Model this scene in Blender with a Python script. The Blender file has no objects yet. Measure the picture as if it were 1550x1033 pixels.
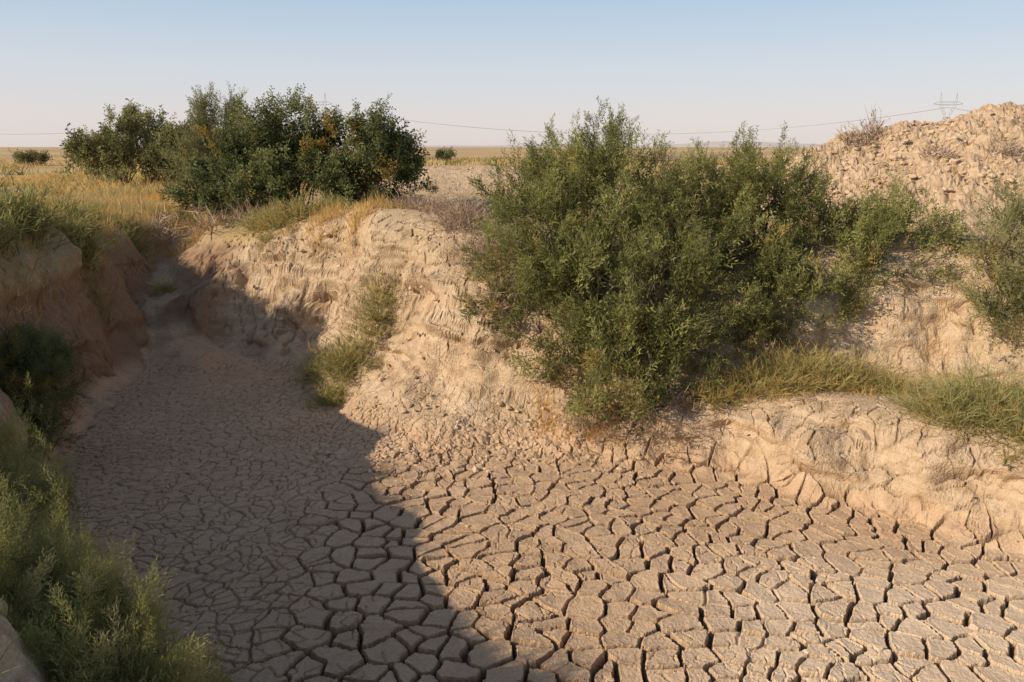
import bpy, math, numpy as np
from mathutils import Vector
rng = np.random.default_rng(7)
sc = bpy.context.scene

# ------------------------------------------------------------------ noise
def _h(ix, iy, iz, s):
    h = (ix.astype(np.int64)*374761393 + iy.astype(np.int64)*668265263 + iz.astype(np.int64)*2147483647*3 + s*144269504) & 0xffffffff
    h = ((h ^ (h >> 13)) * 1274126177) & 0xffffffff
    h = ((h ^ (h >> 15)) * 2246822519) & 0xffffffff
    return ((h ^ (h >> 16)) & 0xffffff) / float(0xffffff)
def n2(x, y, s=0):
    ix = np.floor(x); iy = np.floor(y); fx = x-ix; fy = y-iy
    fx = fx*fx*(3-2*fx); fy = fy*fy*(3-2*fy); z = np.zeros_like(ix)
    a=_h(ix,iy,z,s); b=_h(ix+1,iy,z,s); c=_h(ix,iy+1,z,s); d=_h(ix+1,iy+1,z,s)
    return (a+(b-a)*fx)*(1-fy)+(c+(d-c)*fx)*fy
def n3(x, y, zz, s=0):
    iz = np.floor(zz); fz = zz-iz; fz = fz*fz*(3-2*fz)
    ix = np.floor(x); iy = np.floor(y); fx = x-ix; fy = y-iy
    fx = fx*fx*(3-2*fx); fy = fy*fy*(3-2*fy)
    def lay(k):
        a=_h(ix,iy,k,s); b=_h(ix+1,iy,k,s); c=_h(ix,iy+1,k,s); d=_h(ix+1,iy+1,k,s)
        return (a+(b-a)*fx)*(1-fy)+(c+(d-c)*fx)*fy
    return lay(iz)*(1-fz)+lay(iz+1)*fz
def fbm(x, y, o=4, s=0):
    v=0; a=.5; t=0
    for i in range(o):
        v = v + a*n2(x*2**i+17*i, y*2**i-9*i, s+i); t+=a; a*=.5
    return v/t-.5
def ss(a, b, x):
    t = np.clip((x-a)/(b-a), 0, 1); return t*t*(3-2*t)

# ------------------------------------------------------------------ terrain base from breaklines
PL = 1.9
lines = [
 # left / near bank foot
 [(14,3.2,0),(8,3.4,0),(4,3.6,0),(1.5,3.6,0),(0,3.6,0),(-1.2,3.65,0),(-2.0,4.0,0),(-2.9,4.85,0),(-3.9,6.0,0),(-4.75,7.1,0),(-5.2,8.2,0.02),(-5.5,9.5,.05),(-5.8,11,.12),(-6.1,12.3,.3),(-6.55,13.5,.75),(-6.95,15,1.1),(-7.15,16.5,1.45)],
 [(14,1.2,1.8),(4,1.4,1.8),(0,1.5,1.8),(-1.8,1.9,1.75),(-2.8,2.9,1.7),(-3.85,4.6,1.75),(-4.9,6.5,1.85),(-5.6,7.8,1.85),(-5.95,9.0,1.85),(-6.1,10.2,1.85),(-6.35,11.5,1.85),(-6.75,13,1.8),(-7.2,14.6,1.8),(-7.7,16.5,1.85)],
 # promontory + right bank foot
 [(-6.7,16.4,1.45),(-6.45,15.2,1.1),(-5.85,13.9,.75),(-5.1,13.0,.3),(-4.2,12.4,.15),(-3.3,11.6,.05),(-2.8,10.8,0),(-2.3,9.9,0),(-1.9,9.2,0),(-1.2,8.6,0),(-.4,8.45,0),(.3,8.5,0),(1,8.45,0),(1.7,8.2,0),(2.9,7.6,0),(3.84,6.8,0),(4.5,6.3,0),(5.5,5.7,0),(8,5.2,0),(14,5,0)],
 [(-4.3,12.95,.6),(-3.2,12.4,.7),(-2.35,11.6,.75),(-1.8,10.9,.75),(-1.2,10.2,.8),(-.4,9.85,.8),(.4,9.6,.75)],
 [(-5.6,13.55,1.0),(-4.6,13.4,1.5),(-3.9,13.15,1.8),(-3.2,12.8,1.95),(-2.4,12.2,1.95),(-1.6,11.5,1.92),(-1.0,10.8,1.85),(-.5,10.4,1.75),(.2,10.2,1.5),(.9,10.0,1.3)],
 [(-5.3,14.3,1.4),(-5.7,15.1,1.65),(-6.1,16.4,1.85)],
 # terrace edge, terrace back, upper bank top
 [(1.2,8.75,.35),(2.2,8.35,.5),(2.9,8.0,.6),(3.6,7.4,.66),(4.15,6.95,.7),(4.8,6.5,.7),(5.6,6.1,.72),(8,5.6,.75),(14,5.5,.8)],
 [(2.0,9.4,.9),(3.2,9.5,.9),(4.2,9.5,.92),(5.1,9.3,.95),(6.2,8.7,.98),(8,7.8,1),(14,7.5,1)],
 [(.9,10.9,1.7),(2.2,10.5,1.8),(3.4,10.15,1.8),(4.4,9.9,1.8),(5.3,9.75,1.85),(6.4,9.1,1.9),(8.5,8.3,1.9),(14,8.1,1.9)],
 # bed centre
 [(-5,10.5,.05),(-4.2,9.5,0),(-3.2,8,0),(-2,6.4,0),(0,5.6,0),(2.5,5.2,0),(5,4.6,0),(14,4.2,0)],
 [(-1,7.4,0),(1,7.1,0),(2.5,6.3,0),(3.6,5.6,0)], [(-4.9,11.8,.15),(-5.6,12.8,.4),(-6.2,13.7,.75),(-6.7,15,1.05)],
 [(-10,6,1.85),(-9,9,1.9),(-9,13,1.85),(-10,18,1.9)],[(-14,4,1.9),(-14,24,1.9)],[(-6,20,1.9),(-3,16,1.97),(0,13.5,1.92),(3,13,1.95),(6,12.2,2.05),(9,11,2.1),(14,10.5,2.1)],
 [(-10,-2,1.9),(14,-2,1.9)],[(-7,1.5,1.9),(-7,5,1.9)],
 # spoil mound
 [(4.6,15.6,2.15),(5.6,14.4,2.2),(8,13.6,2.2),(11,13.4,2.2),(15,13.4,2.1)],
 [(4.8,17.0,2.6),(5.4,17.0,2.95),(6.1,17,3.25),(6.9,17,3.58),(8.1,17,3.85),(9.2,17,3.98),(10,17.1,4.06),(11,17.3,3.95),(12,17.5,3.7),(14,17.8,3.2)],
 [(4.6,19,2.0),(8,21,1.9),(14,22,1.9)],
 [(-10,24,1.9),(2,23,1.9)],
]
P=[]
for L in lines:
    for a,b in zip(L[:-1],L[1:]):
        a=np.array(a,float); b=np.array(b,float)
        n=max(1,int(np.linalg.norm(b[:2]-a[:2])/.45))
        for i in range(n): P.append(a+(b-a)*i/n)
    P.append(np.array(L[-1],float))
P=np.array(P); N=len(P)
R=np.hypot(P[:,None,0]-P[None,:,0],P[:,None,1]-P[None,:,1])
Q=np.c_[np.ones(N),P[:,:2]]
A=np.zeros((N+3,N+3)); A[:N,:N]=R+np.eye(N)*-1e-3; A[:N,N:]=Q; A[N:,:N]=Q.T
w=np.linalg.solve(A,np.r_[P[:,2],0,0,0])
GX=np.arange(-16,18.01,.08); GY=np.arange(-5,26.01,.08)
gx,gy=np.meshgrid(GX,GY)
gz=np.zeros(gx.shape)
for i in range(gx.shape[0]):
    r=np.hypot(gx[i][:,None]-P[None,:,0],gy[i][:,None]-P[None,:,1])
    gz[i]=r@w[:N]+w[N]+w[N+1]*gx[i]+w[N+2]*gy[i]
gz=np.maximum(gz,0.0)
gz[1:-1,1:-1]=(gz[1:-1,1:-1]*2+gz[:-2,1:-1]+gz[2:,1:-1]+gz[1:-1,:-2]+gz[1:-1,2:])/6
edge=np.minimum(np.minimum(gx+16,18-gx),np.minimum(gy+5,26-gy))
ew=ss(0,2.5,edge); gz=gz*ew+PL*(1-ew)
gdy,gdx=np.gradient(gz,.08)
def samp(G,x,y,out):
    fx=(x+16)/.08; fy=(y+5)/.08
    ins=(fx>=0)&(fy>=0)&(fx<len(GX)-1.001)&(fy<len(GY)-1.001)
    fx=np.clip(fx,0,len(GX)-1.002); fy=np.clip(fy,0,len(GY)-1.002)
    ix=fx.astype(int); iy=fy.astype(int); fx=fx-ix; fy=fy-iy
    v=(G[iy,ix]*(1-fx)+G[iy,ix+1]*fx)*(1-fy)+(G[iy+1,ix]*(1-fx)+G[iy+1,ix+1]*fx)*fy
    return np.where(ins,v,out)
def base(x,y):
    x=np.asarray(x,float); y=np.asarray(y,float)
    wx=x+.62*fbm(x/.9,y/.9,3,5)+.10*fbm(x/.28,y/.28,2,8)
    wy=y+.62*fbm(x/.9,y/.9,3,25)+.10*fbm(x/.28,y/.28,2,28)
    z=samp(gz,wx,wy,PL)
    g=np.hypot(samp(gdx,x,y,0.),samp(gdy,x,y,0.))
    # eroded ledges on the steep faces
    k=ss(.5,1.0,g)*ss(.25,.5,z)*ss(1.95,1.8,z)*((y<14.5)&(y>6))*ss(.3,.6,n2(x/1.1,y/1.1,217))
    st_=.20; h=z/st_+2.0*fbm(x/1.6,y/1.6,2,210)
    f=h-np.floor(h); z=z+k*st_*.85*(ss(.25,.8,f)-f)
    # pale silt heap behind the promontory
    z=z+1.0*np.exp(-((x+1.2)/2.6)**4-((y-21.5)/1.9)**2)
    md=np.clip((z-2.2)/.6,0,1)*((x>4)&(y>12)&(y<22)&(z>2.2)&(x<17))
    z=z+md*(.65*fbm(x/1.5,y/1.5,4,41)-.34*np.abs(fbm(x/.7,y/.7,4,44))+.08)
    pl=ss(1.5,1.9,z)
    d=np.hypot(x,y)
    z=z+pl*.14*fbm(x/1.6,y/1.6,4,50)+ss(26,50,d)*(.9*fbm(x/25,y/25,3,60))-ss(25,60,d)*.1
    return z

def geom(a,b,d0,k):
    o=[a]; d=d0
    while o[-1]<b: o.append(o[-1]+d); d*=k
    return np.array(o)
ar=np.arange
xs=np.r_[-geom(12,7000,.06,1.16)[::-1],ar(-11.94,-6.6,.06),ar(-6.6,-5,.03),ar(-5,-3.6,.02),ar(-3.6,4.6,.011),ar(4.6,7,.022),ar(7,12,.045),geom(12,7000,.06,1.16)]
ys=np.r_[-geom(1,3000,.2,1.4)[::-1],ar(-.9,3.8,.1),ar(3.8,4.4,.03),ar(4.4,7.4,.011),ar(7.4,10.2,.016),ar(10.2,13.5,.023),ar(13.5,20.5,.05),geom(20.5,9000,.08,1.06)]
X,Y=np.meshgrid(xs,ys); sh=X.shape
x=X.ravel(); y=Y.ravel()
z=base(x,y)
gX=samp(gdx,x,y,0.); gY=samp(gdy,x,y,0.); gm=np.hypot(gX,gY)+1e-6
near=(x>-13)&(x<14)&(y>2)&(y<24)
mound=ss(2.15,2.5,z)*((x>4)&(y>12)&(y<22))
steep=ss(.35,1.0,gm)*near
# --- mud cracks
def voro(px,py,cell,seed,jit=.95):
    cx=np.floor(px/cell); cy=np.floor(py/cell)
    best=np.full(px.shape,1e9); bx=np.zeros(px.shape); by=np.zeros(px.shape)
    z0=np.zeros(px.shape)
    pts=[]
    for i in range(-2,3):
        for j in range(-2,3):
            if abs(i)==2 and abs(j)==2: continue
            a=cx+i; b=cy+j
            qx=(a+.5+jit*(_h(a,b,z0,seed)-.5))*cell; qy=(b+.5+jit*(_h(a,b,z0,seed+7)-.5))*cell
            d=(qx-px)**2+(qy-py)**2
            m=d<best; best=np.where(m,d,best); bx=np.where(m,qx,bx); by=np.where(m,qy,by); pts.append((qx,qy))
    e=np.full(px.shape,1e9); sx=np.zeros(px.shape); sy=np.zeros(px.shape)
    for qx,qy in pts:
        dx=qx-bx; dy=qy-by; l=np.hypot(dx,dy)
        v=((bx+qx)/2-px)*dx/np.maximum(l,1e-6)+((by+qy)/2-py)*dy/np.maximum(l,1e-6)
        m=(l>1e-5)&(v<e)
        e=np.where(m,v,e); sx=np.where(m,qx,sx); sy=np.where(m,qy,sy)
    pair=_h(np.round((bx+sx)*200),np.round((by+sy)*200),z0,seed+11)
    return e,bx,by,pair
terr=ss(1.0,1.6,x)*ss(.25,.45,z)
cm=ss(1.5,.9,gm)*ss(1.3,1.0,z)*(1-terr*.4)*near*(y<15.5)*(y>3.6)
idx=np.where(cm>.02)[0]
cx_,cy_=x[idx],y[idx]
wx=cx_+.10*fbm(cx_/.22,cy_/.22,4,70)+.24*fbm(cx_/.9,cy_/.9,2,72); wy=cy_+.10*fbm(cx_/.22,cy_/.22,4,75)+.24*fbm(cx_/.9,cy_/.9,2,78)
zone=ss(-2.4,-1.0,cx_+.5*fbm(cx_/.8,cy_/.8,2,77))*ss(8.9,7.9,cy_)      # wide cracks
bedk=ss(.2,.03,z[idx])
e1,b1x,b1y,pr1=voro(wx,wy*1.1,.225,100)
e2,b2x,b2y,pr2=voro(wx+.3,wy,.12,200)
var=n2(cx_/.35,cy_/.35,90)
wid=(.0030+.0130*zone*(.10+.7*var+1.0*pr1**1.7))*(.4+.6*bedk)+.003*(1-bedk)
c1=ss(wid+.006,wid*.65,e1)*(.40+.60*zone)*(.65+.35*bedk)*ss(.02,.16,pr1)
p2=np.maximum(1-zone,.7*ss(.45,.62,n2(cx_/.6,cy_/.6,93)))
c2=ss(.008,.001,e2)*p2*ss(.3,.55,pr2+.2*(1-zone))*(.4+.6*bedk)
_z=np.zeros(len(idx)); rb=lambda a,b,s: _h(np.round(a*50),np.round(b*50),_z,s)-.5
cell=rb(b1x,b1y,3); cell2=rb(b2x,b2y,4)
tilt=((wx-b1x)*rb(b1x,b1y,13)+(wy*1.1-b1y)*rb(b1x,b1y,14))*.14
plate=(.005*(1-np.exp(-e1/.010))+.005*np.exp(-((e1-.02)/.012)**2)+.016*cell*bedk+tilt*bedk)*zone+.012*cell2*(1-zone)+.004*(1-zone)*(1-np.exp(-e2/.01))
grit=.006*fbm(cx_/.05,cy_/.05,3,400)+.014*fbm(cx_/.16,cy_/.16,3,405)
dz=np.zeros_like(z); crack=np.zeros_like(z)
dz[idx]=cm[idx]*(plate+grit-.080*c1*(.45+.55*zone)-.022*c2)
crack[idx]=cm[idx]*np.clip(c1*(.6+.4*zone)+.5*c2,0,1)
# fissures running over the dry banks
fi=np.where((cm<.95)&near&(y>5)&(y<15)&(x>-8)&(x<7.5)&(z>.1))[0]
fx_,fy_,fz_=x[fi],y[fi],z[fi]
u_=fx_+.14*fbm(fx_/.3,fy_/.3,3,500); v_=fy_*.8+fz_*1.1+.14*fbm(fx_/.3,fy_/.3,3,505)
e3,_a,_b,pr3=voro(u_,v_*1.25,.28,520)
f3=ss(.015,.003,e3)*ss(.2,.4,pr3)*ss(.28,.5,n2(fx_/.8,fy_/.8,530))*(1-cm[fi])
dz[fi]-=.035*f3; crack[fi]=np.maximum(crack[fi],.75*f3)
# --- clods and strata
rough=fbm(x/.30,y/.30,5,110)
rid=np.abs(fbm(x/.16,y/.16,4,115))
clod=np.abs(fbm(x/.12,y/.12,3,120))
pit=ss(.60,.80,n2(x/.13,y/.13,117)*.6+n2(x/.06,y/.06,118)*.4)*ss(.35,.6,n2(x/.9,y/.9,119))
toe=np.exp(-((y-8.7-.12*x*(x<0))/.5)**2)*ss(-2.2,-1.2,x)*ss(1.9,1.0,x)
sm_=steep*(1-.8*mound)
z2=z+dz+sm_*(.16*rough-.05*rid-.05*pit)+.012*rough*near+toe*(.14*clod)+near*.03*clod*(1-cm)
z2=z2+mound*(.24*clod+.28*rough-.14*rid)
st=n3(x/1.6,y/1.6,z/.12,130)*.65+n3(x/.6,y/.6,z/.07,140)*.35-.5
blk=n3(x/.2,y/.2,z/.2,150)-.5
big=n3(x/.6,y/.6,z/.45,160)-.5
off=sm_*(.17*st+.09*blk+.38*big)
X2=x-gX/gm*off; Y2=y-gY/gm*off
co=np.stack([X2,Y2,z2],1)
ny,nx=sh
ii=np.arange(nx*ny).reshape(sh)
q=np.stack([ii[:-1,:-1],ii[:-1,1:],ii[1:,1:],ii[1:,:-1]],-1).reshape(-1,4)

def mesh_obj(name,co,faces,k,mats,attrs={},smooth=False,matidx=None):
    me=bpy.data.meshes.new(name)
    me.vertices.add(len(co)); me.vertices.foreach_set('co',np.ascontiguousarray(co,dtype=np.float32).ravel())
    f=np.ascontiguousarray(faces,dtype=np.int32).ravel()
    me.loops.add(len(f)); me.loops.foreach_set('vertex_index',f)
    n=len(f)//k
    me.polygons.add(n); me.polygons.foreach_set('loop_start',np.arange(0,n*k,k,dtype=np.int32))
    me.polygons.foreach_set('use_smooth',np.full(n,smooth,dtype=bool))
    if matidx is not None: me.polygons.foreach_set('material_index',np.asarray(matidx,dtype=np.int32))
    me.update(calc_edges=True)
    for a,v in attrs.items():
        me.attributes.new(a,'FLOAT','POINT').data.foreach_set('value',np.asarray(v,dtype=np.float32))
    for m in mats: me.materials.append(m)
    ob=bpy.data.objects.new(name,me); sc.collection.objects.link(ob)
    return ob

# ------------------------------------------------------------------ node helpers
class NT:
    def __init__(s,mat): s.t=mat.node_tree; s.n=s.t.nodes; s.l=s.t.links
    def new(s,ty,**k):
        n=s.n.new(ty)
        for a,b in k.items(): setattr(n,a,b)
        return n
    def put(s,sock,v):
        if hasattr(v,'is_linked'): s.l.new(v,sock)
        else:
            if isinstance(v,tuple) and len(v)==3 and sock.type=='RGBA': v=(*v,1)
            sock.default_value=v
    def attr(s,name): return s.new('ShaderNodeAttribute',attribute_name=name).outputs['Fac']
    def mix(s,f,a,b,mode='MIX'):
        n=s.new('ShaderNodeMix',data_type='RGBA',blend_type=mode)
        s.put(n.inputs[0],f); s.put(n.inputs[6],a); s.put(n.inputs[7],b); return n.outputs[2]
    def math(s,op,a,b=0.,c=None,clamp=False):
        n=s.new('ShaderNodeMath',operation=op,use_clamp=clamp); s.put(n.inputs[0],a); s.put(n.inputs[1],b)
        if c is not None: s.put(n.inputs[2],c)
        return n.outputs[0]
    def noise(s,vec,scale,det=4,rough=.55,out='Fac'):
        n=s.new('ShaderNodeTexNoise'); s.put(n.inputs['Vector'],vec); n.inputs['Scale'].default_value=scale
        n.inputs['Detail'].default_value=det; n.inputs['Roughness'].default_value=rough; return n.outputs[out]
    def rng(s,v,a,b,c=0.,d=1.):
        n=s.new('ShaderNodeMapRange'); s.put(n.inputs[0],v)
        for i,k in enumerate((a,b,c,d)): n.inputs[i+1].default_value=k
        return n.outputs[0]
    def mapv(s,vec,sc_):
        n=s.new('ShaderNodeMapping'); s.put(n.inputs[0],vec); n.inputs['Scale'].default_value=sc_; return n.outputs[0]
def newmat(name):
    m=bpy.data.materials.new(name); m.use_nodes=True; return m,NT(m),m.node_tree.nodes['Principled BSDF']

# ground material
gm_,T,bs=newmat('dry_earth')
pos=T.new('ShaderNodeNewGeometry').outputs['Position']
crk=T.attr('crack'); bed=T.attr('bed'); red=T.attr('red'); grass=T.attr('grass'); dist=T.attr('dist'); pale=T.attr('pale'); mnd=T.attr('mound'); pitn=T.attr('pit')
nb=T.noise(pos,.9,3); nm=T.noise(pos,6,4,.6); nf=T.noise(pos,45,3,.65)
bank=T.mix(T.rng(nb,.35,.65),(.64,.46,.295),(.545,.38,.235))
strv=T.noise(T.mapv(pos,(.7,.7,13)),1.5,2,.6)
bank=T.mix(T.rng(strv,.42,.68,0,.6),bank,(.72,.55,.385))
bank=T.mix(T.rng(nm,.48,.68,0,.65),bank,(.40,.26,.15))
bank=T.mix(red,bank,T.mix(nm,(.42,.26,.155),(.28,.17,.105)))
bank=T.mix(mnd,bank,T.mix(T.rng(nm,.4,.65),(.60,.435,.285),(.44,.30,.185)))
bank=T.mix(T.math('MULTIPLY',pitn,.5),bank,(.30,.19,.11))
bcol=T.mix(T.rng(nb,.3,.7),(.54,.355,.218),(.63,.43,.27))
bcol=T.mix(T.rng(nm,.4,.75,0,.45),bcol,(.43,.275,.165))
bcol=T.mix(pale,bcol,(.74,.56,.39))
col=T.mix(bed,bank,bcol)
gcol=T.mix(T.rng(nb,.4,.62),(.52,.36,.16),(.44,.32,.19))
gcol=T.mix(T.rng(nm,.45,.7,0,.5),gcol,(.33,.25,.13))
col=T.mix(grass,col,gcol)
fn=T.noise(T.mapv(pos,(.004,.02,1)),1.0,4,.6); fn2=T.noise(T.mapv(pos,(.02,.11,1)),1.0,4,.65)
far=T.mix(T.rng(fn,.42,.58),(.62,.43,.20),(.47,.32,.185))
far=T.mix(T.rng(fn2,.5,.7,0,.6),far,(.34,.24,.125))
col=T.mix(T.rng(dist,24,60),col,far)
col=T.mix(T.rng(dist,300,5000,0,.75),col,(.60,.47,.40))  # aerial haze painted into the base colour, growing with distance
col=T.mix(T.rng(nf,.4,.7,0,.6),col,T.mix(1.,col,(.68,.65,.62),'MULTIPLY'))
col=T.mix(T.math('MULTIPLY',crk,.85),col,(.11,.068,.04))  # darker soil in cracks, deepened with shade painted into the colour
T.put(bs.inputs['Base Color'],col); bs.inputs['Roughness'].default_value=.95; bs.inputs['Specular IOR Level'].default_value=.1
hsum=T.math('ADD',T.math('MULTIPLY',nm,.5),T.math('MULTIPLY',nf,.32))
bp=T.new('ShaderNodeBump'); T.put(bp.inputs['Strength'],T.rng(bed,0,1,1,.6)); bp.inputs['Distance'].default_value=.075
T.put(bp.inputs['Height'],hsum); T.put(bs.inputs['Normal'],bp.outputs[0])

bedm=ss(.25,.06,z)*near; bedm=np.maximum(bedm,ss(.5,.2,gm)*ss(1.4,.9,z)*(x<-3)*near)
redm=ss(-4.6,-5.3,x+0*y)*ss(.3,.8,gm)*ss(17,14,y)*near*.8+.25*ss(-4.5,-5.3,x)*near
heap=np.exp(-((x+1.2)/2.9)**4-((y-21)/2.6)**2)
grs=ss(1.55,1.8,z)*(1-mound)*(1-heap)
prom=ss(-5.8,-5,x)*ss(3,1,x)*ss(15,13.5,y)
grs=grs*(1-.8*prom)
grs=np.where(near|(y>24),grs,np.where(z>1.6,1,0))*np.where((x>3)&(y<24)&near,.2,1)
pale=ss(.2,.02,z)*ss(.4,2.2,x-.25*(y-5))*ss(6.8,5.4,y)*(.5+.5*n2(x/.5,y/.5,610))
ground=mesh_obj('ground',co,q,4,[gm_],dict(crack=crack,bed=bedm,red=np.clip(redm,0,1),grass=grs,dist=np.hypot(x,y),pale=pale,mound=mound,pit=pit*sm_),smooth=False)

# ------------------------------------------------------------------ vegetation helpers
def leafmat(name,dark,light,warm,trans=.4):
    m,T,b=newmat(name); t=T.attr('tint'); h=T.attr('hue')
    c=T.mix(t,dark,light); c=T.mix(h,c,warm)
    df=T.new('ShaderNodeBsdfDiffuse'); T.put(df.inputs[0],c)
    tr=T.new('ShaderNodeBsdfTranslucent'); T.put(tr.inputs[0],c)
    mx=T.new('ShaderNodeMixShader'); mx.inputs[0].default_value=trans
    T.l.new(df.outputs[0],mx.inputs[1]); T.l.new(tr.outputs[0],mx.inputs[2])
    m.node_tree.nodes.remove(b)
    T.l.new(mx.outputs[0],m.node_tree.nodes['Material Output'].inputs[0]); return m
bark,T,b=newmat('grey_bark'); pz=T.new('ShaderNodeNewGeometry').outputs['Position']
T.put(b.inputs['Base Color'],T.mix(T.noise(pz,20),(.14,.10,.07),(.30,.23,.16))); b.inputs['Roughness'].default_value=.9
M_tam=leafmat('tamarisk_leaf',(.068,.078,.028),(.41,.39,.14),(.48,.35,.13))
M_drk=leafmat('dark_leaf',(.055,.072,.033),(.28,.29,.12),(.46,.29,.07))
M_olv=leafmat('olive_leaf',(.10,.105,.045),(.39,.36,.16),(.44,.33,.13))
M_brm=leafmat('broom_stem',(.16,.16,.06),(.52,.46,.19),(.60,.40,.15))
M_dry=leafmat('dry_grass_blade',(.42,.29,.12),(.72,.54,.27),(.72,.42,.11))
M_twg=leafmat('dead_twig',(.26,.18,.13),(.50,.38,.28),(.48,.30,.18),.05)
M_fg=leafmat('feathery_stem',(.085,.095,.035),(.44,.41,.15),(.66,.55,.25))

def unit(v): return v/np.maximum(np.linalg.norm(v,axis=-1,keepdims=True),1e-9)
def rdir(n): return unit(rng.normal(size=(n,3)))
def basis(D):
    r=rdir(len(D)); S=unit(np.cross(D,r)); U=np.cross(D,S); return S,U
def ribbons(P,D,L,W,G):
    L=np.broadcast_to(L,(len(P),))[:,None]; W=np.broadcast_to(W,(len(P),))[:,None]
    S,_=basis(D); s=S*W*.5
    p1=P+D*L*.5+G*L*.12; p2=P+D*L+G*L*.5
    a=np.stack([P-s,P+s,p1+s*.8],1); b=np.stack([P-s,p1+s*.8,p1-s*.8],1); c=np.stack([p1-s*.8,p1+s*.8,p2],1)
    return np.stack([a,b,c],1).reshape(-1,3,3)
def spray_template(seed,K=13,leaf=.17,lw=.045,ang=.75,side=.42,nl=3):
    r=np.random.default_rng(seed); tr=[]
    def sl(p,d,l,w_):
        s=np.cross(d,r.normal(size=3)); s/=np.linalg.norm(s)+1e-9
        tr.append([p-s*w_*.3,p+d*l*.45+s*w_,p+d*l]); 
    bend=r.normal(size=3)*.18; bend[0]=0
    ax=lambda t: np.array([t,0,0])+bend*t*t
    for k in range(K):
        t=.08+.88*k/(K-1); az=k*2.4+r.normal()*.4
        a_=ang*(.8+.4*r.random())
        d=np.array([math.cos(a_),math.sin(a_)*math.cos(az),math.sin(a_)*math.sin(az)])
        ln=side*(1-.65*t)*(.7+.6*r.random()); p=ax(t)
        for j in range(nl):
            u=(j+.5)/nl; dd=d+r.normal(size=3)*.35; dd/=np.linalg.norm(dd)
            sl(p+d*ln*u,dd,leaf*(.7+.6*r.random()),lw*(.7+.6*r.random()))
        sl(p,d,ln,lw*.5)
    return np.array(tr)
TP=[spray_template(i,10,.20,.042,.55,.34,2) for i in range(6)]
TPR=[spray_template(20+i,9,.20,.11,.95,.42,2) for i in range(6)]
TPF=[spray_template(40+i,13,.17,.020,.6,.5,2) for i in range(6)]
def sprays(P,D,L,tps=TP):
    S,U=basis(D); pick=rng.integers(0,len(tps),len(P)); out=[];own=[]
    for k,tp in enumerate(tps):
        m=np.where(pick==k)[0]
        if len(m)==0: continue
        B=np.stack([D[m],S[m],U[m]],1)*L[m][:,None,None]
        v=np.einsum('ktc,ncd->nktd',tp,B)+P[m][:,None,None,:]
        out.append(v.reshape(-1,3,3)); own.append(np.repeat(m,len(tp)))
    return np.concatenate(out),np.concatenate(own)
def tube(pts,r0,r1,sides=5):
    pts=np.array(pts); n=len(pts); tr=[]
    rings=[]
    for i,p in enumerate(pts):
        d=pts[min(i+1,n-1)]-pts[max(i-1,0)]; d=d/(np.linalg.norm(d)+1e-9)
        a=np.cross(d,[.31,.22,.92]); a/=np.linalg.norm(a)+1e-9; b=np.cross(d,a); r=r0+(r1-r0)*i/(n-1)
        t=np.arange(sides)*2*math.pi/sides
        rings.append(p+r*(np.cos(t)[:,None]*a+np.sin(t)[:,None]*b))
    for i in range(n-1):
        for k in range(sides):
            k2=(k+1)%sides
            tr.append([rings[i][k],rings[i][k2],rings[i+1][k2]]); tr.append([rings[i][k],rings[i+1][k2],rings[i+1][k]])
    return tr
def soup(name,parts,mats):
    tri=np.concatenate([p[0] for p in parts]); tint=np.concatenate([np.broadcast_to(p[1],len(p[0])) for p in parts])
    hue=np.concatenate([np.broadcast_to(p[2],len(p[0])) for p in parts]); mi=np.concatenate([np.full(len(p[0]),p[3]) for p in parts])
    n=len(tri)
    return mesh_obj(name,tri.reshape(-1,3),np.arange(n*3),3,mats,dict(tint=np.repeat(tint,3),hue=np.repeat(hue,3)),False,mi)

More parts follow.
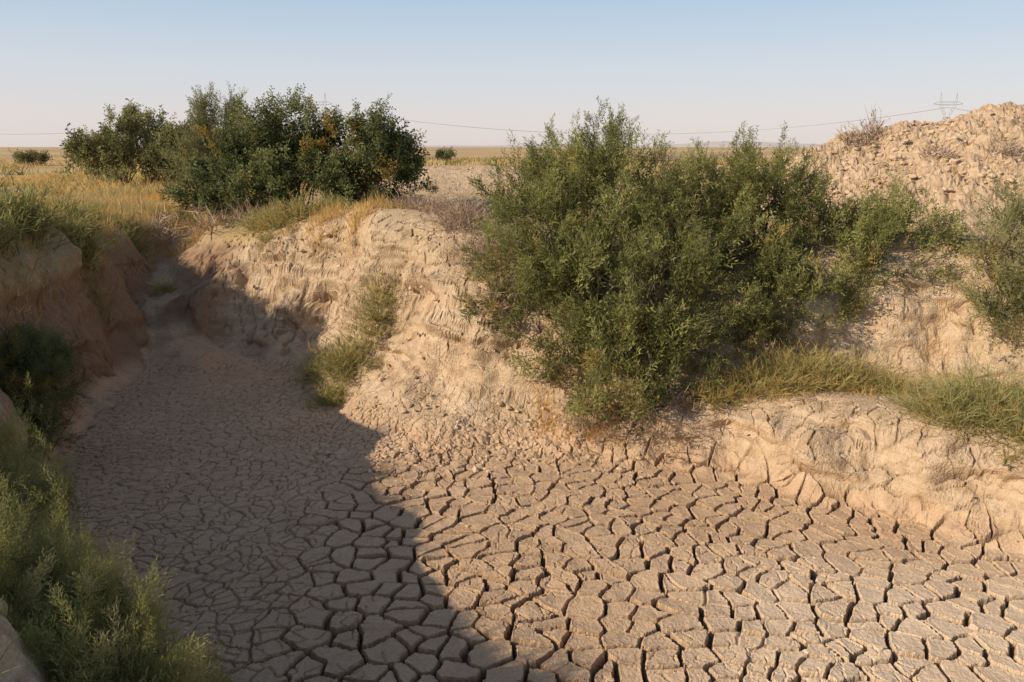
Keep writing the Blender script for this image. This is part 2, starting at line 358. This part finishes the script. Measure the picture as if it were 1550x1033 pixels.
def bush(name,lobes,roots,mat,dens=1.,sl=.22,clump=.12,plen=.55,cs=.22,warm=.08,tps=TP,up=.55,nspr=22,sprigs=0,gapk=.30,wr=1.):
    lobes=np.array(lobes,float); area=(lobes[:,3]*lobes[:,4]+lobes[:,3]*lobes[:,5]+lobes[:,4]*lobes[:,5])
    C=[];O=[];RR=[]
    for lb,a in zip(lobes,area):
        n=int(34*dens*a/(cs/.2)**2)+4
        d=rdir(n); d[:,2]=np.where(d[:,2]<-.35,-d[:,2],d[:,2])
        rad=.58+.50*rng.random(n)**.8
        C.append(lb[:3]+d*lb[3:]*rad[:,None]); O.append(d); RR.append(rad)
    C=np.concatenate(C);O=np.concatenate(O);RR=np.concatenate(RR)
    # natural gaps between the limbs
    gap=n3(C[:,0]/.55,C[:,1]/.55,C[:,2]/.55,900)
    g=base(C[:,0],C[:,1]); k=(C[:,2]>g+.05)&((gap>gapk)|(RR<.75)); C=C[k];O=O[k];RR=RR[k]
    n=len(C)
    roots=np.array(roots,float); rz=base(roots[:,0],roots[:,1])-.1; roots=np.c_[roots[:,:2],rz]
    br=[]
    for i in range(n):
        if i%3: continue
        r=roots[np.argmin(np.linalg.norm(roots[:,:2]-C[i,:2],axis=1)+rng.random(len(roots))*.8)]
        m=(r+C[i])/2+(np.array([0,0,.12])+rng.normal(size=3)*.12)*wr
        q1=(r+m)/2+rng.normal(size=3)*.06*wr; q2=(m+C[i])/2+rng.normal(size=3)*.07*wr
        br+=tube([r+rng.normal(size=3)*[.12,.12,0]*wr,q1,m,q2,C[i]],(.022+.012*rng.random())*wr,.004*wr,4)
    ns=rng.integers(int(nspr*.6),int(nspr*1.4),n)
    own=np.repeat(np.arange(n),ns)
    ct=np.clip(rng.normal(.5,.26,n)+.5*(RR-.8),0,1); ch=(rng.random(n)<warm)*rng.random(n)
    AX=unit(O*.75+[0,0,up]+rng.normal(size=(n,3))*.35); pl=plen*(.6+.8*rng.random(n))
    t=rng.random(len(own))
    PP=C[own]+AX[own]*((t-.55)*pl[own])[:,None]+rng.normal(size=(len(own),3))*(clump*(1.15-.9*t))[:,None]
    DD=unit(AX[own]+rng.normal(size=(len(own),3))*.42)
    LL=sl*(.6+.8*rng.random(len(own)))*(1.1-.35*t)
    tri,o=sprays(PP-DD*LL[:,None]*.4,DD,LL,tps)
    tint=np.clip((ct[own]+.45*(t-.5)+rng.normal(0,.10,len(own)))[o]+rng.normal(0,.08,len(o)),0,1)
    hue=np.clip(ch[own][o]+(rng.random(len(own))<.04)[o]*.5,0,1)
    parts=[(tri,tint,hue,0),(np.array(br),.5,0,1)]
    if sprigs:
        top=np.argsort(-(C[:,2]+rng.random(n)*.6))[:sprigs]
        for i in top:
            h=.15+.35*rng.random(); d=unit((O[i]*.3+[0,0,1]+rng.normal(size=3)*.2)[None])[0]
            k=12; t=np.linspace(0,1,k)[:,None]
            tri,o=sprays(C[i]+d*h*t+rng.normal(size=(k,3))*.02,unit(d+rng.normal(size=(k,3))*.35),np.full(k,sl*.7),tps)
            parts.append((tri,float(ct[i])*.6+.3,0,0))
    return soup(name,parts,[mat,bark])

def broom(name,specs,mat,W=.005,twigs=7,warm=.2,tw=.12,spread=1.):
    parts=[]
    for (cx,cy,r,h,n) in specs:
        bx=cx+rng.normal(size=n)*r*.3; by=cy+rng.normal(size=n)*r*.3; bz=base(bx,by)-.04
        D=rdir(n); D[:,2]=np.abs(D[:,2])*.9+.2; D[:,:2]*=spread; D=unit(D)
        reach=1/np.sqrt((D[:,0]**2+D[:,1]**2)/r**2+D[:,2]**2/h**2)*(.5+.7*rng.random(n))
        Pb=np.c_[bx,by,bz]; G=np.c_[rng.normal(size=(n,2))*.25,rng.normal(0,.22,n)]
        ti=np.clip(rng.normal(.55,.2,n),0,1); hu=(rng.random(n)<warm)*rng.random(n)
        parts.append((ribbons(Pb,D,reach,W*1.2,G),np.repeat(ti*.7,3),np.repeat(hu,3),0))
        o=np.repeat(np.arange(n),twigs); t=.3+.7*rng.random(len(o))
        pp=Pb[o]+D[o]*(reach[o]*t)[:,None]+G[o]*(reach[o]*t*t*.5)[:,None]
        dd=unit(D[o]+rng.normal(size=(len(o),3))*.65+[0,0,.2])
        parts.append((ribbons(pp,dd,tw*(.5+rng.random(len(o))),W,rng.normal(size=(len(o),3))*.3),
                      np.repeat(np.clip(ti[o]+.3*(t-.5)+rng.normal(0,.1,len(o)),0,1),3),np.repeat(hu[o],3),0))
    return soup(name,parts,[mat])

def grassy(cx,cy,L,W,lean=.45):
    z_=base(cx,cy)-.02
    D=np.c_[rng.normal(size=(len(cx),2))*lean,np.ones(len(cx))]; D=unit(D)
    return ribbons(np.c_[cx,cy,z_],D,L,W,np.c_[rng.normal(size=(len(cx),2))*.35,np.full(len(cx),-.25)])

# ------------------------------------------------------------------ bushes
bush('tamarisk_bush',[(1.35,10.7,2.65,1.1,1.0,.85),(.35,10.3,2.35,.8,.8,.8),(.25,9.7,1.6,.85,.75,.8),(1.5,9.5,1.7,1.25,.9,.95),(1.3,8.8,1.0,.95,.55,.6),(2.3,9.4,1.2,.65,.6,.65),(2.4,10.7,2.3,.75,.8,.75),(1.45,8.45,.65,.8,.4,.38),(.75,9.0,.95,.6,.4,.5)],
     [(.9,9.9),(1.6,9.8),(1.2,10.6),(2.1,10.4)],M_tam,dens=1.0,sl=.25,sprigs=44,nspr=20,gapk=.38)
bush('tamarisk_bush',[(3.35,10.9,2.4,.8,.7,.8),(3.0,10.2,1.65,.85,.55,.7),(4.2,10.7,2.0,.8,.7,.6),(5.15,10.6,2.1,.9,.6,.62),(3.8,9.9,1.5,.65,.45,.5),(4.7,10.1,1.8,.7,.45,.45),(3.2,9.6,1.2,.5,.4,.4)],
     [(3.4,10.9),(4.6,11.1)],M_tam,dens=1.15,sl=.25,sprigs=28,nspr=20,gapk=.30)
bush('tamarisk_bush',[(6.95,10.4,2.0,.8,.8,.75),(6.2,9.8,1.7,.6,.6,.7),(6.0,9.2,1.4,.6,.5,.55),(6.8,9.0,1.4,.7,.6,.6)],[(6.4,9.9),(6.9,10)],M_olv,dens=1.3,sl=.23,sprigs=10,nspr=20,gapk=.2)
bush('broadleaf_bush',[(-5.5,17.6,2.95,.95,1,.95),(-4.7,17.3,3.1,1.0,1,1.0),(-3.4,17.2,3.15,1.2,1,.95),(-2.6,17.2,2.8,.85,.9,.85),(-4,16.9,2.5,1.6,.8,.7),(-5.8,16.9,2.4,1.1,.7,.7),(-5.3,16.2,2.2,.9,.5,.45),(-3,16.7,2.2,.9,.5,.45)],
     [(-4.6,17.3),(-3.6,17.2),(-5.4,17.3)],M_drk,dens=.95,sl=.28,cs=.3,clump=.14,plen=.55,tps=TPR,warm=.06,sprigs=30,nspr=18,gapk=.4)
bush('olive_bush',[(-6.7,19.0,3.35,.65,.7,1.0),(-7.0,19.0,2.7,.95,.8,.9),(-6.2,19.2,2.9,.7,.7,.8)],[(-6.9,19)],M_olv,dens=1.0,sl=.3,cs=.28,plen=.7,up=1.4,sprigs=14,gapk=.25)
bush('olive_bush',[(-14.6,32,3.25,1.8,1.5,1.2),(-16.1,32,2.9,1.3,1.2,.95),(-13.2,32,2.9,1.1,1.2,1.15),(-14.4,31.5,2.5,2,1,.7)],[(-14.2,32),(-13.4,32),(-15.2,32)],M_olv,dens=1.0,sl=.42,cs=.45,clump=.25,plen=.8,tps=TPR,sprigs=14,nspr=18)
bush('distant_bush',[(-7.6,92,2.4,1.2,1.0,.5)],[(-7.6,92)],M_drk,dens=.5,sl=.5,cs=.4,clump=.25,tps=TPR)
bush('distant_bush',[(-41,70,2.2,1.5,1.2,.5)],[(-41,70)],M_olv,dens=.4,sl=.6,cs=.4,clump=.25,tps=TPR)
bush('gully_bush',[(-5.25,8.25,.8,.45,.55,.55),(-5.15,7.95,.45,.38,.4,.4),(-5.4,8.5,1.0,.35,.4,.4)],[(-5.2,8.2)],M_drk,dens=1.6,sl=.2,cs=.15,clump=.07,plen=.3,tps=TPF,gapk=.1,wr=.4)
bush('feathery_shrub',[(-2.75,3.95,.85,.42,.4,.40),(-2.1,3.45,.8,.42,.4,.40),(-1.65,3.4,.45,.35,.3,.25),(-2.3,3.9,.5,.4,.3,.3),(-1.9,3.1,.9,.5,.4,.3),(-2.6,3.2,1.2,.4,.4,.3),(-2.45,3.6,1.0,.35,.3,.3)],[(-2.7,3.9),(-2.1,3.5)],M_fg,dens=1.7,sl=.17,cs=.13,clump=.05,plen=.3,tps=TPF,up=1.0,nspr=24,warm=.35,sprigs=40,gapk=.15,wr=.4)
bush('feathery_shrub',[(-3.35,5.0,.9,.28,.35,.34),(-3.05,4.6,.75,.25,.3,.28),(-3.75,5.5,1.0,.28,.3,.33)],[(-3.4,5.0)],M_fg,dens=1.3,sl=.18,cs=.15,clump=.06,plen=.3,tps=TPF,up=1.0,nspr=20,warm=.35,gapk=.15,wr=.4,sprigs=12)
# ------------------------------------------------------------------ fine-stemmed shrubs
broom('green_shrub',[(-6.75,10.9,.55,.7,560),(-7.6,11.2,.5,.5,300),(-7.2,13.2,.5,.45,260),(-6.5,9.7,.5,.4,300),(-8.6,12.2,.6,.6,300),(-7.9,9.9,.6,.5,300),(-6.6,12.2,.4,.35,220),(-9.4,14.5,.7,.5,300),(-7.4,15.3,.5,.3,200),(-11,16.5,.8,.5,300)],M_fg,W=.010,warm=.35)
broom('broom_shrub',[(-2.35,10.9,.45,.5,300),(-1.95,11.25,.4,.55,280),(-2.75,11.2,.4,.35,200),(-2.45,10.4,.3,.3,150)],M_brm,W=.007,warm=.25,spread=1.4)
broom('broom_shrub',[(4.5,7.45,.6,.45,600),(5.0,7.9,.65,.45,480),(5.6,7.6,.5,.4,300),(4.95,7.0,.45,.30,300),(4.8,6.7,.3,.20,160)],M_brm,W=.006,warm=.2,spread=1.5)
broom('rust_grass_tuft',[(3.35,8.9,.6,.48,520),(2.8,8.8,.45,.35,320),(3.9,9.0,.5,.42,320),(2.3,8.65,.35,.28,220),(4.3,8.7,.35,.25,140)],M_brm,W=.006,warm=.75,spread=1.4)
broom('tussock_grass',[(-3.9,14.2,.55,.45,420),(-3.2,14.4,.4,.35,260),(-4.6,15,.45,.4,240)],M_brm,W=.009,warm=.5,spread=.9)
broom('dry_twig_shrub',[(-.7,11.6,.5,.5,260),(-.35,10.6,.45,.5,320),(-.1,10.1,.4,.35,200),(-.9,12.6,.6,.5,200),(-1.5,13.2,.5,.45,160),(1.0,8.8,.6,.2,160),(1.8,8.5,.5,.2,160)],M_twg,W=.006,warm=.3,spread=1.4)
broom('dry_twig_shrub',[(7.4,17,.35,.6,60),(7.0,16.7,.35,.4,50),(10.2,16.2,.4,.3,50),(9,15,.3,.3,60),(8,15.4,.3,.25,50),(9.8,14.6,.35,.3,60)],M_twg,W=.014,warm=.2,twigs=4)
broom('dead_branches',[(-5.7,15.9,.9,.5,45),(-5.0,15.6,.8,.35,40),(-7.2,16.4,.8,.5,60)],M_twg,W=.014,twigs=5,tw=.3)
broom('gully_weed',[(-2.9,11.3,.2,.12,60),(-4.2,13.7,.2,.2,60),(-6.3,12.0,.2,.3,80),(-6.3,14.2,.3,.3,90)],M_brm,W=.006,warm=.2)

# ------------------------------------------------------------------ grasses
def tufts(name,areas,mat):
    parts=[]
    for (x0,x1,y0,y1,nt,nb,r,L,W,hue,minz) in areas:
        tx=rng.uniform(x0,x1,nt); ty=rng.uniform(y0,y1,nt)
        k=(base(tx,ty)>minz)&(n2(tx/1.7+3,ty/1.7,301)>.32); tx=tx[k];ty=ty[k]
        h_=np.clip(hue+.9*(n2(tx/2.5,ty/2.5,305)-.5),0,1); t_=np.clip(rng.normal(.5,.25,len(tx)),0,1)
        s_=.5+.9*rng.random(len(tx))
        o=np.repeat(np.arange(len(tx)),nb)
        cx=tx[o]+rng.normal(size=len(o))*r; cy=ty[o]+rng.normal(size=len(o))*r
        tri=grassy(cx,cy,L*s_[o]*(.5+.7*rng.random(len(o))),W)
        parts.append((tri,np.repeat(np.clip(t_[o]+rng.normal(0,.12,len(o)),0,1),3),np.repeat(h_[o],3),0))
    return soup(name,parts,[mat])
tufts('dry_grass',[(-17,-7,12,26,1100,28,.12,.34,.011,.3,1.72),(-30,-7,26,45,1000,16,.3,.38,.028,.45,1.3),(-12,-5.9,8.4,13,800,28,.09,.26,.008,.2,1.45),
   (-9,-5.6,15,20,260,26,.12,.34,.011,.35,1.6),(-3.4,-.6,12.2,15,240,26,.08,.28,.009,.1,1.8),(-5,-3,13.6,16,120,20,.08,.22,.009,.1,1.7),(-7.5,-6.2,12,16.5,160,24,.08,.24,.009,.3,1.2),
   (2,6.5,8,9.6,220,20,.06,.16,.006,.45,.6),(4,7.5,6.6,8,150,18,.06,.13,.006,.4,.6),(-10,-4.2,4,8.4,260,26,.08,.3,.007,.2,1.5),(8,14,11,14,80,18,.08,.25,.01,.1,1.8),(.3,2.6,8.35,9.4,150,22,.06,.17,.005,.6,.12)],M_dry)
tufts('steppe_grass',[(-6,30,26,48,600,10,.35,.3,.035,.3,1),(-60,60,48,110,1600,7,.6,.5,.09,.35,0),(-10,12,15,19,120,14,.2,.25,.02,.2,1.7)],M_dry)
tufts('green_ground_scrub',[(-14,-6.4,9.5,20,200,60,.2,.36,.012,.1,1.7),(-34,-8,22,50,110,50,.4,.5,.04,.1,1.3),(0,30,26,70,60,40,.5,.5,.06,.1,1),(-40,0,50,100,60,40,.7,.6,.08,.1,1),(-3.6,-1.4,2.4,4.2,110,60,.08,.22,.004,.3,.25)],M_fg)

# ------------------------------------------------------------------ clods and stones
t=(1+5**.5)/2
iv=np.array([(-1,t,0),(1,t,0),(-1,-t,0),(1,-t,0),(0,-1,t),(0,1,t),(0,-1,-t),(0,1,-t),(t,0,-1),(t,0,1),(-t,0,-1),(-t,0,1)])/1.9
fc=np.array([(0,11,5),(0,5,1),(0,1,7),(0,7,10),(0,10,11),(1,5,9),(5,11,4),(11,10,2),(10,7,6),(7,1,8),(3,9,4),(3,4,2),(3,2,6),(3,6,8),(3,8,9),(4,9,5),(2,4,11),(6,2,10),(8,6,7),(9,8,1)])
def stones(name,regs,mat):
    V=[];F=[];c=0
    for (cx,cy,sx,sy,n,s0,s1,minz) in regs:
        px=cx+rng.normal(size=n)*sx; py=cy+rng.normal(size=n)*sy
        k=base(px,py)>=minz; px=px[k];py=py[k]; n=len(px)
        s=s0+(s1-s0)*rng.random(n)**4
        v=iv[None]*(1+rng.normal(0,.2,(n,12,1)))*s[:,None,None]*rng.uniform(.6,1.2,(n,1,3))*[1,1,.75]
        a=rng.uniform(0,6.28,n); ca,sa=np.cos(a)[:,None],np.sin(a)[:,None]
        vx=v[...,0]*ca-v[...,1]*sa; vy=v[...,0]*sa+v[...,1]*ca
        v=np.stack([vx+px[:,None],vy+py[:,None],v[...,2]+(base(px,py)+s*.2)[:,None]],-1)
        V.append(v.reshape(-1,3)); F.append((fc[None]+c+12*np.arange(n)[:,None,None]).reshape(-1,3)); c+=12*n
    return mesh_obj(name,np.concatenate(V),np.concatenate(F),3,[mat])
cm_,T,b=newmat('clay_clod'); pp=T.new('ShaderNodeNewGeometry').outputs['Position']
T.put(b.inputs['Base Color'],T.mix(T.noise(pp,4,4),(.45,.31,.195),(.60,.44,.295))); b.inputs['Roughness'].default_value=.95
stones('clay_rubble',[(-.3,8.65,.9,.28,1100,.008,.045,-1),(-1.6,9.0,.4,.5,400,.008,.04,-1),(-2,7.6,1.2,.8,500,.005,.025,-1),(9,15.6,2.2,1.2,2600,.012,.09,2.1),(8.5,14.2,2.5,.8,900,.01,.07,1.9),
   (3.5,7.2,1.5,.5,500,.006,.03,.05),(-1.2,21,1.5,1,200,.02,.05,1.9),(-4,11,1.2,1.2,400,.008,.04,-1),(0,9.5,1.5,.5,300,.006,.03,-1),(-3.6,13.4,1.2,.6,200,.01,.06,1),(-1.8,11,1,.6,200,.008,.05,.5)],cm_)

# ------------------------------------------------------------------ hills, power line
hm,T,b=newmat('hazy_hill'); pp=T.new('ShaderNodeNewGeometry').outputs['Position']
T.put(b.inputs['Base Color'],T.mix(T.noise(pp,.004,4),(.56,.47,.44),(.60,.50,.46))); b.inputs['Roughness'].default_value=1  # pale distance haze is put straight into the hill colours
hx=np.linspace(-6000,7000,400); V=[];
for r,(yy,hf) in enumerate([(5200,0),(5700,1),(6300,0)]):
    hh=(36*np.exp(-((hx-1500)/420)**2)+20*np.exp(-((hx-2300)/700)**2)+14*np.exp(-((hx+1400)/900)**2)+10*np.exp(-((hx-300)/500)**2)+8+16*fbm(hx/700,hx*0+3,4,400))
    V.append(np.c_[hx,np.full(400,yy),-5+hf*np.maximum(hh,0)])
V=np.concatenate(V); i=np.arange(399); F=np.concatenate([np.stack([i+r*400,i+1+r*400,i+1+(r+1)*400,i+(r+1)*400],1) for r in (0,1)])
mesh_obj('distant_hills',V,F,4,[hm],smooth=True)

sm,T,b=newmat('galvanised_steel'); T.put(b.inputs['Base Color'],T.mix(T.noise(T.new('ShaderNodeNewGeometry').outputs['Position'],.5),(.34,.33,.33),(.44,.43,.43))); b.inputs['Roughness'].default_value=.6
def pylon(x0,y0,h=23.):
    zb=1.; tr=[]
    def bm(a,b_,r=.12): tr.extend(tube([np.array(a,float)*[1,1,1.12]+[x0,y0,zb],np.array(b_,float)*[1,1,1.12]+[x0,y0,zb]],r*.8,r*.8,4))
    H=h-1
    lev=[0,4,7.5,10.5,13]; hw=[2.6,2.1,1.7,1.3,1.0]
    for a,b_,wa,wb in zip(lev[:-1],lev[1:],hw[:-1],hw[1:]):
        for sx in (-1,1):
            for sy in (-1,1): bm((sx*wa,sy*wa,a),(sx*wb,sy*wb,b_),.14)
            bm((sx*wa,-wa,a),(sx*wb,wb,b_)); bm((sx*wa,wa,a),(sx*wb,-wb,b_))
        for sy in (-1,1):
            bm((-wa,sy*wa,a),(wb,sy*wb,b_)); bm((wa,sy*wa,a),(-wb,sy*wb,b_)); bm((-wb,sy*wb,b_),(wb,sy*wb,b_))
    for s in (-1,1):     # forked window head and two peaks
        bm((s*1,0,13),(s*3.6,0,17.5),.16); bm((s*.2,0,13),(s*2.4,0,17.5),.12); bm((s*3.6,0,17.5),(s*3.4,0,H),.13); bm((s*2.4,0,17.5),(s*3.4,0,H),.1)
        bm((s*3.6,0,17.5),(s*6.2,0,17.9),.13); bm((s*3.5,0,18.8),(s*6.2,0,17.9),.1); bm((s*2,0,15),(s*1.6,0,16.2),.1)
        for k in range(3): bm((s*(1.2+k*.75),0,13.6+k*1.3),(s*(.9+k*.65),0,14.6+k*1.1),.08)
        bm((s*6,0,17.9),(s*6,0,16.6),.07)
    bm((-3.6,0,17.5),(3.6,0,17.5),.14); bm((-3.5,0,18.6),(3.5,0,18.6),.11)
    for k in range(-3,3): bm((k*1.15,0,17.5),((k+1)*1.15,0,18.6),.07)
    tr=np.array(tr); return mesh_obj('electricity_pylon',tr.reshape(-1,3),np.arange(len(tr)*3),3,[sm])
px=[184,-82,-348]
for p in px: pylon(p,350)
wm,T,b=newmat('power_cable'); b.inputs['Base Color'].default_value=(.22,.22,.23,1)
tr=[]
for a,b_ in zip([450]+px[:-1],px):
    for ox,hz,sg in ((-6,18.6,11),(6,18.6,11)):
        t=np.linspace(0,1,40); pts=np.c_[a+(b_-a)*t,350+ox*.25+0*t,hz+1-4*sg*t*(1-t)*1.0]
        tr+=tube(pts,.045,.045,3)
tr=np.array(tr); mesh_obj('power_line_cable',tr.reshape(-1,3),np.arange(len(tr)*3),3,[wm])

# ------------------------------------------------------------------ world, sun, camera
EL=math.radians(29); S=Vector((-.905*math.cos(EL),-.425*math.cos(EL),math.sin(EL))).normalized()
wd=bpy.data.worlds.new('World'); sc.world=wd; wd.use_nodes=True; nt=wd.node_tree
bg=nt.nodes['Background']; sky=nt.nodes.new('ShaderNodeTexSky'); sky.sky_type='NISHITA'; sky.sun_disc=False
sky.sun_elevation=EL; sky.sun_rotation=math.atan2(S.x,S.y)%(2*math.pi); sky.air_density=1.0; sky.dust_density=1.6; sky.ozone_density=1.5; sky.altitude=900
tc=nt.nodes.new('ShaderNodeTexCoord'); sep=nt.nodes.new('ShaderNodeSeparateXYZ'); nt.links.new(tc.outputs['Generated'],sep.inputs[0])
cr=nt.nodes.new('ShaderNodeValToRGB'); nt.links.new(sep.outputs['Z'],cr.inputs[0])   # low haze band over the plain
els=[(0.0,(.56,.485,.465)),(.035,(.545,.50,.495)),(.085,(.48,.50,.535)),(.165,(.345,.44,.54)),(.4,(.20,.26,.34))]
while len(cr.color_ramp.elements)<len(els): cr.color_ramp.elements.new(.5)
for e,(p_,c_) in zip(cr.color_ramp.elements,els): e.position=p_; e.color=(*c_,1)
sc10=nt.nodes.new('ShaderNodeVectorMath'); sc10.operation='SCALE'; nt.links.new(cr.outputs[0],sc10.inputs[0]); sc10.inputs['Scale'].default_value=10.
mr=nt.nodes.new('ShaderNodeMapRange'); nt.links.new(sep.outputs['Z'],mr.inputs[0])
for i,v in enumerate((.12,.6,.88,.15)): mr.inputs[i+1].default_value=v
mx=nt.nodes.new('ShaderNodeMix'); mx.data_type='RGBA'; nt.links.new(mr.outputs[0],mx.inputs[0]); nt.links.new(sky.outputs[0],mx.inputs[6]); nt.links.new(sc10.outputs[0],mx.inputs[7])
nt.links.new(mx.outputs[2],bg.inputs[0]); bg.inputs[1].default_value=.14
sl_=bpy.data.lights.new('sun','SUN'); sl_.energy=5; sl_.angle=math.radians(.5); sl_.color=(1,.88,.70)
so=bpy.data.objects.new('sun',sl_); sc.collection.objects.link(so); so.rotation_euler=(-S).to_track_quat('-Z','Y').to_euler()
cam=bpy.data.cameras.new('camera'); cam.lens=28; cam.clip_end=20000; cam.clip_start=.05
cobj=bpy.data.objects.new('camera',cam); sc.collection.objects.link(cobj); cobj.location=(0,0,3.4); cobj.rotation_euler=(math.radians(90-13.7),0,0)
sc.camera=cobj
sc.view_settings.view_transform='Standard'; sc.view_settings.look='None'; sc.view_settings.exposure=0
